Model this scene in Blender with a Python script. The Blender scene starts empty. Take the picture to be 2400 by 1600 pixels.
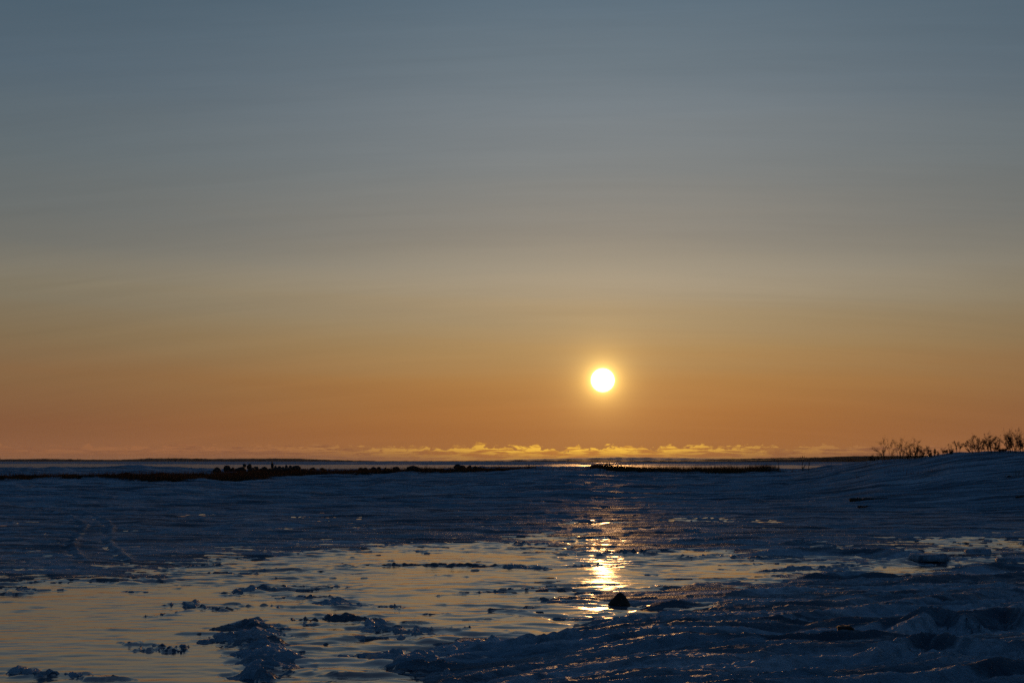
import bpy, bmesh, math, random
import numpy as np
from mathutils import Vector, Matrix

# ------------------------------------------------------------------ camera
S = bpy.context.scene
COL = S.collection
F = 2970.0                       # focal length in photograph pixels (2400 wide)
HORIZON = 1079.0
PITCH = math.atan((HORIZON - 800.0) / F)
CAM_Z = 1.6
cam = bpy.data.cameras.new('camera')
cam.sensor_width = 36.0
cam.lens = 36.0 * F / 2400.0
cam.clip_start = 0.05
cam.clip_end = 60000.0
cam_o = bpy.data.objects.new('camera', cam)
COL.objects.link(cam_o)
cam_o.location = (0, 0, CAM_Z)
cam_o.rotation_euler = (math.pi / 2 + PITCH, 0, 0)
S.camera = cam_o
S.render.resolution_x, S.render.resolution_y = 1024, 682
S.view_settings.view_transform = 'Standard'
S.view_settings.look = 'None'
S.view_settings.exposure = 0.0
S.view_settings.gamma = 1.0
S.view_settings.use_curve_mapping = False
S.cycles.sample_clamp_direct = 8.0
S.cycles.sample_clamp_indirect = 1.0
S.cycles.use_denoising = False      # keep the glitter of the snow grains

SUN_AZ = math.atan((1413 - 1200) / F)          # clockwise from +Y
SUN_EL = PITCH + math.atan((800 - 891) / F)
SUN_DIR = Vector((math.sin(SUN_AZ) * math.cos(SUN_EL), math.cos(SUN_AZ) * math.cos(SUN_EL), math.sin(SUN_EL)))


def lin(r, g, b):
    f = lambda c: c / 12.92 if c <= 0.04045 else ((c + 0.055) / 1.055) ** 2.4
    return (f(r / 255), f(g / 255), f(b / 255), 1.0)


# ------------------------------------------------------------------ node helper
class NT:
    def __init__(self, tree):
        self.t = tree
        self.n = tree.nodes
        self.l = tree.links

    def node(self, kind, **kw):
        nd = self.n.new(kind)
        for k, v in kw.items():
            setattr(nd, k, v)
        return nd

    def put(self, sock, v):
        if hasattr(v, 'is_output'):
            self.l.new(v, sock)
        else:
            sock.default_value = v

    def m(self, op, a, b=0.0, c=0.0, clamp=False):
        nd = self.node('ShaderNodeMath', operation=op, use_clamp=clamp)
        self.put(nd.inputs[0], a)
        self.put(nd.inputs[1], b)
        self.put(nd.inputs[2], c)
        return nd.outputs[0]

    def vm(self, op, a, b=(0, 0, 0)):
        nd = self.node('ShaderNodeVectorMath', operation=op)
        self.put(nd.inputs[0], a)
        self.put(nd.inputs[1], b)
        return nd.outputs['Value'] if op in ('DOT_PRODUCT', 'LENGTH') else nd.outputs[0]

    def xyz(self, x, y, z):
        nd = self.node('ShaderNodeCombineXYZ')
        for s, v in zip(nd.inputs, (x, y, z)):
            self.put(s, v)
        return nd.outputs[0]

    def sep(self, v):
        nd = self.node('ShaderNodeSeparateXYZ')
        self.put(nd.inputs[0], v)
        return nd.outputs

    def noise(self, vec, scale=1.0, detail=4.0, rough=0.5, dist=0.0):
        nd = self.node('ShaderNodeTexNoise')
        self.put(nd.inputs['Vector'], vec)
        nd.inputs['Scale'].default_value = scale
        nd.inputs['Detail'].default_value = detail
        nd.inputs['Roughness'].default_value = rough
        nd.inputs['Distortion'].default_value = dist
        return nd.outputs[0]

    def ss(self, v, a, b, lo=0.0, hi=1.0):
        nd = self.node('ShaderNodeMapRange', interpolation_type='SMOOTHSTEP')
        self.put(nd.inputs[0], v)
        for i, q in zip((1, 2, 3, 4), (a, b, lo, hi)):
            self.put(nd.inputs[i], q)
        return nd.outputs[0]

    def mix(self, f, a, b, mode='MIX'):
        nd = self.node('ShaderNodeMix', data_type='RGBA', blend_type=mode)
        nd.clamp_factor = True
        self.put(nd.inputs[0], f)
        self.put(nd.inputs[6], a)
        self.put(nd.inputs[7], b)
        return nd.outputs[2]

    def scale(self, col, f):
        nd = self.node('ShaderNodeVectorMath', operation='SCALE')
        self.put(nd.inputs[0], col)
        self.put(nd.inputs[3], f)
        return nd.outputs[0]

    def ramp(self, f, stops, interp='LINEAR'):
        nd = self.node('ShaderNodeValToRGB')
        cr = nd.color_ramp
        cr.interpolation = interp
        while len(cr.elements) < len(stops):
            cr.elements.new(0.5)
        for e, (p, c) in zip(cr.elements, stops):
            e.position = p
            e.color = c
        self.put(nd.inputs[0], f)
        return nd.outputs[0]

    def bump(self, h, strength, distance, normal=None):
        nd = self.node('ShaderNodeBump')
        self.put(nd.inputs['Height'], h)
        self.put(nd.inputs['Strength'], strength)
        nd.inputs['Distance'].default_value = distance
        if normal is not None:
            self.put(nd.inputs['Normal'], normal)
        return nd.outputs[0]


# ------------------------------------------------------------------ sky
world = bpy.data.worlds.new('World')
S.world = world
world.use_nodes = True
world.node_tree.nodes.clear()
W = NT(world.node_tree)
dirv = W.vm('NORMALIZE', W.node('ShaderNodeTexCoord').outputs['Generated'])
dx, dy, dz = W.sep(dirv)
el = W.m('MULTIPLY', W.m('ARCSINE', dz), 180 / math.pi)
# azimuth away from the sun, in degrees
along = W.m('ADD', W.m('MULTIPLY', dx, math.sin(SUN_AZ)), W.m('MULTIPLY', dy, math.cos(SUN_AZ)))
across = W.m('SUBTRACT', W.m('MULTIPLY', dx, math.cos(SUN_AZ)), W.m('MULTIPLY', dy, math.sin(SUN_AZ)))
az = W.m('MULTIPLY', W.m('ARCTAN2', across, along), 180 / math.pi)
ang = W.m('MULTIPLY', W.m('ARCCOSINE', W.m('MINIMUM', W.vm('DOT_PRODUCT', dirv, tuple(SUN_DIR)), 0.9999999)), 180 / math.pi)
# thin veils of high cloud bend the colour layers a little
veil = W.noise(W.xyz(W.m('MULTIPLY', az, 0.035), W.m('MULTIPLY', W.m('ADD', el, W.m('MULTIPLY', az, 0.03)), 0.55), 2.0), 1.0, 5.0, 0.55, 0.3)
elw = W.m('ADD', W.m('MAXIMUM', el, 0.0), W.m('MULTIPLY', W.m('SUBTRACT', veil, 0.5), 1.5))
tpos = W.m('DIVIDE', elw, 26.0, clamp=True)


def stops(pairs):
    return [(max(0.0, min(1.0, e / 26.0)), lin(*c)) for e, c in pairs]


near = W.ramp(tpos, stops([(0, (170, 110, 56)), (1.1, (168, 108, 55)), (2.2, (174, 115, 59)), (3.5, (179, 128, 71)), (4.9, (175, 139, 90)),
                           (6.2, (170, 145, 107)), (7.5, (164, 147, 120)), (8.8, (156, 145, 126)), (10.2, (145, 138, 126)), (12.8, (132, 134, 132)),
                           (15.4, (121, 129, 134)), (17.9, (109, 122, 131)), (20.4, (96, 113, 126)), (26, (80, 100, 118))]))
side = W.ramp(tpos, stops([(0, (134, 88, 60)), (0.6, (139, 93, 66)), (1.5, (130, 88, 61)), (3.4, (129, 97, 67)), (5.4, (124, 106, 80)),
                           (7.3, (122, 114, 96)), (9.2, (108, 109, 104)), (13.0, (95, 106, 111)), (16.8, (82, 99, 112)), (20.4, (70, 90, 105)),
                           (26, (58, 80, 103))]))
fside = W.m('SUBTRACT', 1.0, W.m('EXPONENT', W.m('MULTIPLY', W.m('POWER', W.m('DIVIDE', az, 17.0), 2.0), -1.0)))
front = W.mix(fside, near, side)
# the rest of the dome: physical sky with the sun this low
nish = W.node('ShaderNodeTexSky', sky_type='NISHITA', sun_disc=False)
nish.sun_elevation = SUN_EL
nish.sun_rotation = SUN_AZ
nish.air_density, nish.dust_density, nish.ozone_density = 1.0, 10.0, 3.0
dome = W.scale(nish.outputs[0], 0.145)
away = W.m('MAXIMUM', W.ss(W.m('ABSOLUTE', az), 28.0, 100.0), W.ss(el, 20.0, 62.0))
sky = W.mix(away, front, dome)
# faint broad veils of cirrus arching over the sun
bow = W.m('ADD', el, W.m('MULTIPLY', W.m('POWER', az, 2.0), 0.0035))
cir = W.noise(W.xyz(W.m('MULTIPLY', az, 0.02), W.m('MULTIPLY', bow, 0.42), 6.0), 1.0, 6.0, 0.62, 0.5)
wisp = W.noise(W.xyz(W.m('MULTIPLY', az, 0.09), W.m('MULTIPLY', bow, 1.9), 11.0), 1.0, 5.0, 0.6, 0.6)
band = W.m('EXPONENT', W.m('MULTIPLY', W.m('POWER', W.m('DIVIDE', W.m('SUBTRACT', W.m('ADD', el, W.m('MULTIPLY', W.m('SUBTRACT', wisp, 0.5), 1.2)), 8.2), 0.9), 2.0), -1.0))
amount = W.m('ADD', W.m('ADD', 0.91, W.m('MULTIPLY', cir, 0.17)), W.m('ADD', W.m('MULTIPLY', W.m('SUBTRACT', wisp, 0.5), 0.11), W.m('MULTIPLY', band, 0.085)))
sky = W.mix(away, W.scale(sky, amount), sky)
# low cloud bank over the horizon
caz = W.m('MULTIPLY', az, 1.0)
n_top = W.noise(W.xyz(W.m('MULTIPLY', caz, 0.55), 1.3, 0.0), 1.0, 2.0, 0.5)
n_puff = W.noise(W.xyz(W.m('MULTIPLY', caz, 1.9), W.m('MULTIPLY', el, 4.2), 4.1), 1.0, 7.0, 0.62, 0.35)
top = W.m('ADD', 0.64, W.m('MULTIPLY', W.m('SUBTRACT', n_top, 0.5), 0.55))
over = W.m('ADD', W.m('SUBTRACT', top, el), W.m('MULTIPLY', W.m('SUBTRACT', n_puff, 0.5), 1.15))
dens = W.ss(over, 0.0, 0.10)
n_lay = W.noise(W.xyz(W.m('MULTIPLY', caz, 0.7), W.m('MULTIPLY', el, 7.0), 9.0), 1.0, 5.0, 0.6, 0.4)
rim = W.ss(over, 0.02, 0.30, 0.30, 0.0)
lit = W.m('ADD', W.m('MULTIPLY', W.ss(n_lay, 0.43, 0.57), W.ss(el, 0.22, 0.52, 0.40, 1.0)), rim, clamp=True)
golden = W.m('EXPONENT', W.m('MULTIPLY', W.m('POWER', W.m('DIVIDE', W.m('ADD', az, 0.9), 7.6), 2.0), -1.0))
c_dark = W.mix(golden, lin(136, 88, 60), lin(188, 118, 46))
c_lit = W.mix(golden, lin(160, 104, 66), lin(255, 194, 64))
cloud = W.mix(lit, c_dark, c_lit)
veilside = W.ss(W.m('ABSOLUTE', az), 10.0, 26.0, 1.0, 0.6)
sky = W.mix(W.m('MULTIPLY', W.m('MULTIPLY', dens, veilside), W.ss(W.m('ABSOLUTE', az), 30.0, 70.0, 1.0, 0.0)), sky, cloud)
# aureole and disc of the sun
glow = W.m('MULTIPLY', W.m('EXPONENT', W.m('DIVIDE', ang, -0.50)), 2.1)
glow2 = W.m('MULTIPLY', W.m('EXPONENT', W.m('DIVIDE', ang, -2.4)), 0.18)
sky = W.vm('ADD', sky, W.scale((1.0, 0.62, 0.14), glow))
sky = W.vm('ADD', sky, W.scale((1.0, 0.60, 0.22), glow2))
sky = W.vm('ADD', sky, W.scale((1.0, 0.72, 0.16), W.m('MULTIPLY', W.m('EXPONENT', W.m('DIVIDE', W.m('MAXIMUM', W.m('SUBTRACT', ang, 0.48), 0.0), -0.17)), 0.62)))
disc = W.ss(ang, 0.40, 0.57, 1.0, 0.0)
sky = W.vm('ADD', sky, W.scale((6.0, 5.2, 4.4), disc))
bg = W.node('ShaderNodeBackground')
W.put(bg.inputs[0], sky)
bg.inputs[1].default_value = 1.0
W.l.new(bg.outputs[0], W.node('ShaderNodeOutputWorld').inputs[0])

# ------------------------------------------------------------------ sun
sun = bpy.data.lights.new('sun', 'SUN')
sun.energy = 2.2
sun.angle = math.radians(0.53)
sun.color = (1.0, 0.47, 0.15)
sun_o = bpy.data.objects.new('sun', sun)
COL.objects.link(sun_o)
sun_o.rotation_euler = SUN_DIR.to_track_quat('Z', 'Y').to_euler()
sun_o.location = (3, 20, 6)

ORD = ('first second third fourth fifth sixth seventh eighth ninth tenth eleventh twelfth thirteenth fourteenth fifteenth sixteenth '
       'seventeenth eighteenth nineteenth twentieth').split()
# ------------------------------------------------------------------ small helpers
rng = np.random.default_rng(11)
random.seed(7)
CP, SP = math.cos(PITCH), math.sin(PITCH)


def unproj(px, py, z=0.0):
    """photograph pixel -> point on the level z"""
    x = (px - 1200) / F
    y = (800 - py) / F
    ray = (x, CP - y * SP, SP + y * CP)
    t = (z - CAM_Z) / min(ray[2], -1e-5)
    return (ray[0] * t, ray[1] * t)


def _hash(ix, iy, seed):
    h = (ix.astype(np.uint32) * np.uint32(374761393) + iy.astype(np.uint32) * np.uint32(668265263) + np.uint32(seed * 2246822519 & 0xffffffff))
    h = (h ^ (h >> np.uint32(13))) * np.uint32(1274126177)
    h = h ^ (h >> np.uint32(16))
    return (h & np.uint32(0xffff)).astype(np.float32) * np.float32(2 * math.pi / 65536)


def perlin(x, y, seed=0):
    x = np.asarray(x, np.float64)
    y = np.asarray(y, np.float64)
    x0 = np.floor(x)
    y0 = np.floor(y)
    fx = (x - x0).astype(np.float32)
    fy = (y - y0).astype(np.float32)
    ix = x0.astype(np.int64)
    iy = y0.astype(np.int64)
    u = fx * fx * fx * (fx * (fx * 6 - 15) + 10)
    v = fy * fy * fy * (fy * (fy * 6 - 15) + 10)

    def g(a, b):
        t = _hash(ix + a, iy + b, seed)
        return np.cos(t) * (fx - a) + np.sin(t) * (fy - b)
    p = g(0, 0) * (1 - u) + g(1, 0) * u
    q = g(0, 1) * (1 - u) + g(1, 1) * u
    return (p * (1 - v) + q * v) * 1.5


def fbm(x, y, seed=0, octs=4, gain=0.5):
    s = 0
    a = 1.0
    for i in range(octs):
        s = s + a * perlin(x * 2 ** i + i * 17.3, y * 2 ** i - i * 9.1, seed + i)
        a *= gain
    return s


def ridged(x, y, seed=0, octs=4, gain=0.5):
    s = 0
    a = 1.0
    for i in range(octs):
        n = 1 - np.abs(perlin(x * 2 ** i + i * 7.7, y * 2 ** i + i * 3.3, seed + i)) * 1.6
        s = s + a * n
        a *= gain
    return s


def sst(v, a, b):
    t = np.clip((v - a) / (b - a), 0, 1)
    return t * t * (3 - 2 * t)


def poly_sd(X, Y, poly):
    """signed distance to a closed polygon, negative inside"""
    d = np.full(X.shape, 1e9)
    inside = np.zeros(X.shape, bool)
    n = len(poly)
    for i in range(n):
        ax, ay = poly[i]
        bx, by = poly[(i + 1) % n]
        ex, ey = bx - ax, by - ay
        wx, wy = X - ax, Y - ay
        t = np.clip((wx * ex + wy * ey) / (ex * ex + ey * ey + 1e-12), 0, 1)
        d = np.minimum(d, (wx - ex * t) ** 2 + (wy - ey * t) ** 2)
        c = ((ay <= Y) & (by > Y)) | ((by <= Y) & (ay > Y))
        xs = ax + (Y - ay) / (by - ay + 1e-12) * ex
        inside ^= c & (X < xs)
    d = np.sqrt(d)
    return np.where(inside, -d, d)


def line_near(X, Y, pts):
    """closest distance, side (true = camera side) and position 0..1 along a polyline"""
    seg = []
    L = 0
    for (ax, ay), (bx, by) in zip(pts, pts[1:]):
        l = math.hypot(bx - ax, by - ay)
        seg.append((ax, ay, bx - ax, by - ay, L, l))
        L += l
    best = np.full(X.shape, 1e9)
    side_ = np.zeros(X.shape, bool)
    pos = np.zeros(X.shape)
    for ax, ay, ex, ey, l0, l in seg:
        wx, wy = X - ax, Y - ay
        t = np.clip((wx * ex + wy * ey) / (l * l + 1e-12), 0, 1)
        qx, qy = wx - ex * t, wy - ey * t
        d = qx * qx + qy * qy
        m = d < best
        best = np.where(m, d, best)
        cr = (ex * qy - ey * qx) * (1 if ex >= 0 else -1)
        side_ = np.where(m, cr < 0, side_)
        pos = np.where(m, (l0 + t * l) / L, pos)
    return np.sqrt(best), side_, pos


# ------------------------------------------------------------------ lie of the land
ICE_Z = 0.0
BAY_Z = -0.35
_u = np.array([-1500, 0, 200, 330, 400, 480, 600, 800, 1000, 1150, 1300, 1400, 1600, 1800, 1860, 1920, 2000, 2060, 2130, 2180, 2240, 2330, 2400, 2700, 4200])
_cy = np.array([1097, 1097, 1095, 1092, 1096, 1100, 1103, 1102, 1100, 1097, 1094, 1096, 1101, 1101, 1100, 1096, 1087, 1079, 1077, 1071, 1062, 1060, 1060, 1055, 1050])
_cd = np.array([100, 98, 98, 97, 96, 94, 92, 90, 88, 86, 84, 84, 84, 80, 78, 75, 71, 68, 66, 65, 64, 63, 62, 60, 60])
_d0 = np.array([36, 36, 36, 36, 36, 36, 36, 36, 36, 36, 36, 36, 36, 36, 36, 36, 37, 37, 38, 38, 38, 38, 38, 36, 36])
UU = np.linspace(-1500, 4200, 1141)


def _sm(v, k=9):
    w = np.hanning(k + 2)[1:-1]
    w /= w.sum()
    return np.convolve(np.pad(np.interp(UU, _u, v), k // 2, mode='edge'), w, 'valid')


CY, CD, D0 = _sm(_cy), _sm(_cd, 41), _sm(_d0, 41)


def column(X, Y):
    a = np.clip(np.arctan2(X, Y), -math.radians(42), math.radians(42))
    return 1200 + F * np.tan(a) / CP


def macro(X, Y):
    d = np.hypot(X, Y)
    u = column(X, Y)
    cy, cd, d0 = np.interp(u, UU, CY), np.interp(u, UU, CD), np.interp(u, UU, D0)
    cz = CAM_Z - (cy - HORIZON) / F * cd
    rise = cz * sst(d, d0, cd * 1.0)
    hill = sst(u, 1900, 2150)
    back = sst(np.abs(np.arctan2(X, Y)), math.radians(50), math.radians(85))
    drop = sst(d, cd + 3 + 25 * hill, cd + 38 + 90 * hill) * (1 - back)
    low = -0.9
    shore = np.interp(u, [-400, 0, 300, 600, 1000, 1400, 1800, 2400], [900, 820, 760, 620, 560, 540, 540, 560]) * (1 + 0.06 * fbm(X / 60, Y / 60, 77, 3))
    far = sst(d, shore - 8, shore + 14) * 0.62 + sst(d, shore + 20, shore + 900) * 0.25
    return rise * (1 - drop) + (low + far) * drop


def px_line(pts, z=0.0):
    return [unproj(a, b, z) for a, b in pts]


def bank_tilt(x, y):
    """the shore rises towards the photographer on the right"""
    return .030 * np.maximum(0, 14.5 - y) * sst(x - (-.2 + .10 * (y - 9) ** 1.0), -.4, 1.4)


def px_ridge(pts, h):
    out = []
    for a, b in pts:
        z = h
        for _ in range(4):
            x, y = unproj(a, b, z)
            z = h + float(bank_tilt(np.array(x), np.array(max(y, 7.0))))
        out.append((x, y))
    return out


POOLS = [px_line(p) for p in (
    [(-400, 1374), (0, 1370), (130, 1364), (240, 1362), (385, 1363), (415, 1340), (430, 1322), (540, 1308), (755, 1296), (920, 1284), (1100, 1275),
     (1205, 1274), (1280, 1285), (1390, 1300), (1440, 1304), (1500, 1294), (1590, 1292), (1690, 1297), (1790, 1319), (1850, 1336), (1800, 1352),
     (1700, 1360), (1560, 1366), (1500, 1373), (1450, 1381), (1345, 1386), (1335, 1402), (1380, 1419), (1430, 1424), (1500, 1422), (1600, 1422),
     (1630, 1430), (1560, 1440), (1480, 1447), (1410, 1445), (1340, 1468), (1250, 1488), (1170, 1500), (1080, 1503), (1000, 1520), (985, 1560),
     (1000, 1640), (900, 1800), (-700, 1800)],
    [(1590, 1312), (1790, 1320), (1905, 1321), (2100, 1322), (2235, 1316), (2290, 1311), (2340, 1312), (2270, 1323), (2180, 1337), (2080, 1344),
     (1960, 1341), (1860, 1339), (1800, 1352), (1690, 1362), (1590, 1366)],
    [(2060, 1289), (2140, 1288), (2215, 1296), (2150, 1302)],
    [(2130, 1273), (2200, 1264), (2320, 1265), (2400, 1271), (2560, 1275), (2400, 1286), (2300, 1283), (2220, 1277)],
    [(640, 1214), (760, 1211), (900, 1213), (760, 1218)],
    [(1190, 1262), (1330, 1259), (1420, 1264), (1320, 1271)],
    [(1290, 1226), (1390, 1222), (1450, 1226), (1380, 1231)],
    [(1560, 1218), (1690, 1215), (1700, 1222), (1600, 1226)],
    [(200, 1209), (330, 1207), (330, 1210), (240, 1211)],
)]
# snow and rime islands standing out of the ice: crest line, half width, height
ISLES = [(px_line([(a, b - 12) for a, b in p], h), r, h, k) for p, r, h, k in (
    ([(800, 1332), (900, 1328), (1050, 1328), (1180, 1330), (1265, 1336)], .22, .055, .6),
    ([(625, 1343), (695, 1347)], .14, .03, .4),
    ([(568, 1388), (650, 1376), (765, 1377)], .24, .06, 1), ([(660, 1399), (740, 1401), (800, 1416)], .22, .06, 1),
    ([(530, 1462), (580, 1452), (612, 1478), (632, 1512), (622, 1560)], .26, .10, 1.5), ([(498, 1492), (560, 1486), (600, 1500)], .22, .07, 1.4),
    ([(560, 1530), (640, 1545)], .2, .05, 1.2),
    ([(775, 1438), (850, 1446), (900, 1466), (950, 1482), (1005, 1473)], .19, .08, 1.3),
    ([(398, 1422), (450, 1416), (515, 1432)], .13, .04, .8), ([(345, 1452), (430, 1442)], .07, .02, .5),
    ([(305, 1514), (425, 1523)], .06, .018, .4), ([(330, 1528), (440, 1531)], .05, .015, .4), ([(40, 1576), (150, 1582), (270, 1592)], .10, .035, .6),
    ([(905, 1522), (960, 1542), (1010, 1566)], .2, .08, 1.3), ([(955, 1528), (1100, 1512), (1180, 1508)], .2, .08, 1.2),
    ([(540, 1424), (640, 1430)], .08, .025, .6), ([(690, 1455), (745, 1467)], .08, .025, .6), ([(870, 1425), (930, 1432)], .07, .025, .6),
    ([(1592, 1309), (1680, 1306), (1795, 1312)], .28, .07, .6), ([(1335, 1337), (1395, 1331), (1450, 1335)], .22, .035, .1),
    ([(1405, 1302), (1470, 1296), (1520, 1298)], .25, .09, .8), ([(1800, 1340), (1900, 1336), (2000, 1336)], .25, .06, .7),
    ([(1190, 1276), (1290, 1282)], .25, .05, .7), ([(440, 1334), (510, 1332)], .2, .03, .3), ([(1150, 1395), (1290, 1384)], .12, .02, .5),
    ([(1030, 1478), (1090, 1472)], .1, .03, .7), ([(240, 1360), (330, 1356), (375, 1360)], .16, .07, 1.0),
)]
RIDGE_PX = lambda *a: [q for k, q in enumerate(a) if k in (0, 2, 3, 14, 15, 16, 17, 18, 19, 20, 21)]
# drifted snow ridges in the right foreground: crest, height, camera-side width, far-side width
RIDGES = [(px_ridge(p, h * .85), h * .85, wf * .7, wb * .72) for p, h, wf, wb in RIDGE_PX(
    ([(1560, 1472), (1680, 1457), (1750, 1447), (1838, 1434), (1940, 1425), (2018, 1415), (2110, 1409), (2160, 1402), (2280, 1388), (2440, 1374)], .15, .34, 1.2),
    ([(1850, 1466), (1906, 1445), (1991, 1436), (2076, 1432), (2160, 1413)], .17, .30, .7),
    ([(2110, 1446), (2160, 1428), (2205, 1420), (2246, 1424), (2294, 1419), (2348, 1416), (2420, 1422), (2560, 1415)], .27, .22, .9),
    ([(1970, 1516), (2010, 1506), (2052, 1490), (2083, 1474), (2178, 1464), (2280, 1473), (2365, 1473), (2430, 1468), (2580, 1462)], .26, .20, .6),
    ([(1560, 1520), (1620, 1502), (1702, 1474), (1770, 1468), (1817, 1478), (1906, 1474), (2030, 1466)], .15, .28, .6),
    ([(1480, 1545), (1600, 1525), (1668, 1512), (1804, 1508), (1950, 1512)], .14, .24, .5),
    ([(1750, 1552), (1804, 1540), (1940, 1542), (2050, 1536), (2120, 1545)], .15, .26, .5),
    ([(2230, 1560), (2262, 1535), (2315, 1512), (2420, 1505), (2560, 1500)], .17, .30, .8),
    ([(2320, 1560), (2330, 1545), (2380, 1536)], .15, .2, .4),
    ([(1400, 1590), (1600, 1580), (1702, 1582), (1804, 1588), (1900, 1600)], .13, .25, .5),
    ([(1010, 1584), (1100, 1548), (1180, 1532), (1290, 1524), (1420, 1508), (1560, 1490), (1700, 1466)], .12, .30, .6),
    ([(1180, 1592), (1300, 1566), (1420, 1550), (1500, 1532)], .12, .25, .5),
    ([(820, 1612), (900, 1594), (1010, 1586), (1150, 1592), (1300, 1600)], .12, .3, .5),
    ([(1300, 1478), (1370, 1464), (1420, 1462), (1500, 1470)], .08, .22, .4),
    ([(1650, 1392), (1760, 1382), (1860, 1378), (2000, 1376)], .09, .5, .9),
    ([(1480, 1412), (1560, 1405), (1640, 1404)], .07, .3, .6),
    ([(1540, 1268), (1640, 1262), (1760, 1266)], .09, .5, 1.0), ([(1760, 1290), (1880, 1281), (2060, 1284), (2180, 1296)], .14, .6, 1.0),
    ([(2260, 1330), (2330, 1318), (2420, 1319)], .12, .5, 1.0), ([(1880, 1345), (1960, 1337), (2010, 1338), (2060, 1342)], .11, .35, .6),
    ([(2100, 1358), (2240, 1350), (2420, 1344)], .1, .5, 1.2), ([(1840, 1270), (1880, 1266), (1930, 1270)], .10, .4, .6),
)]
TRACKS = [px_line(p) for p in (
    [(-30, 1190), (41, 1189), (112, 1202), (158, 1216), (179, 1229), (189, 1240), (178, 1254), (160, 1272), (153, 1288), (168, 1308), (194, 1324), (224, 1334)],
    [(60, 1190), (135, 1197), (204, 1209), (237, 1224), (249, 1242), (246, 1262), (240, 1277), (255, 1291), (276, 1313), (298, 1327), (339, 1342)],
)]
RIGHT = px_line([(760, 1640), (900, 1600), (1020, 1540), (1120, 1505), (1300, 1475), (1450, 1448), (1600, 1425), (1900, 1370), (2500, 1320), (3300, 1330), (2700, 1800), (700, 1800)])
ROCK_XY = unproj(1453, 1419)


def hit(px, py, dmin=6.0, dmax=130.0):
    """first point where the sight line of a pixel meets the land"""
    x = (px - 1200) / F
    y = (800 - py) / F
    ry, rz = CP - y * SP, SP + y * CP
    d = np.linspace(dmin, dmax, 6000)
    t = d / ry
    X, Y, Z = x * t, d, CAM_Z + rz * t
    G = macro(X, Y)
    k = np.argmax(Z <= G)
    if Z[k] > G[k]:
        k = np.argmin(Z - G)
    return X[k], Y[k]


def hit_line(pts):
    return [tuple(hit(a, b)) for a, b in pts]


MARSH = [hit_line(p) for p in (
    [(-200, 1118), (30, 1117), (110, 1115), (250, 1113), (400, 1112), (500, 1110), (560, 1108), (640, 1106), (800, 1105), (950, 1103), (1090, 1101), (1180, 1099), (1270, 1097),
     (1250, 1100), (1150, 1104), (1050, 1108), (940, 1110), (880, 1112), (760, 1115), (640, 1120), (620, 1126), (500, 1126), (430, 1129), (330, 1127), (250, 1122),
     (150, 1123), (60, 1125), (-200, 1126)],
    [(1385, 1099), (1440, 1099), (1560, 1103), (1700, 1104), (1800, 1103), (1830, 1105), (1780, 1107), (1660, 1110), (1600, 1107), (1500, 1105), (1430, 1104)],
)]


def pool_field(X, Y):
    """signed distance to the open ice with a ragged edge (negative = ice)"""
    wx = X + 0.22 * fbm(X * 0.9, Y * 0.55, 21, 4, .6) + 0.10 * perlin(X * 6, Y * 4, 25)
    wy = Y + 0.75 * fbm(X * 0.8 + 40, Y * 0.5, 31, 4, .6) + 0.25 * perlin(X * 3.3, Y * 4, 26)
    sd = np.full(X.shape, 1e9)
    for p in POOLS:
        sd = np.minimum(sd, poly_sd(wx, wy, p))
    return sd


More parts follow.
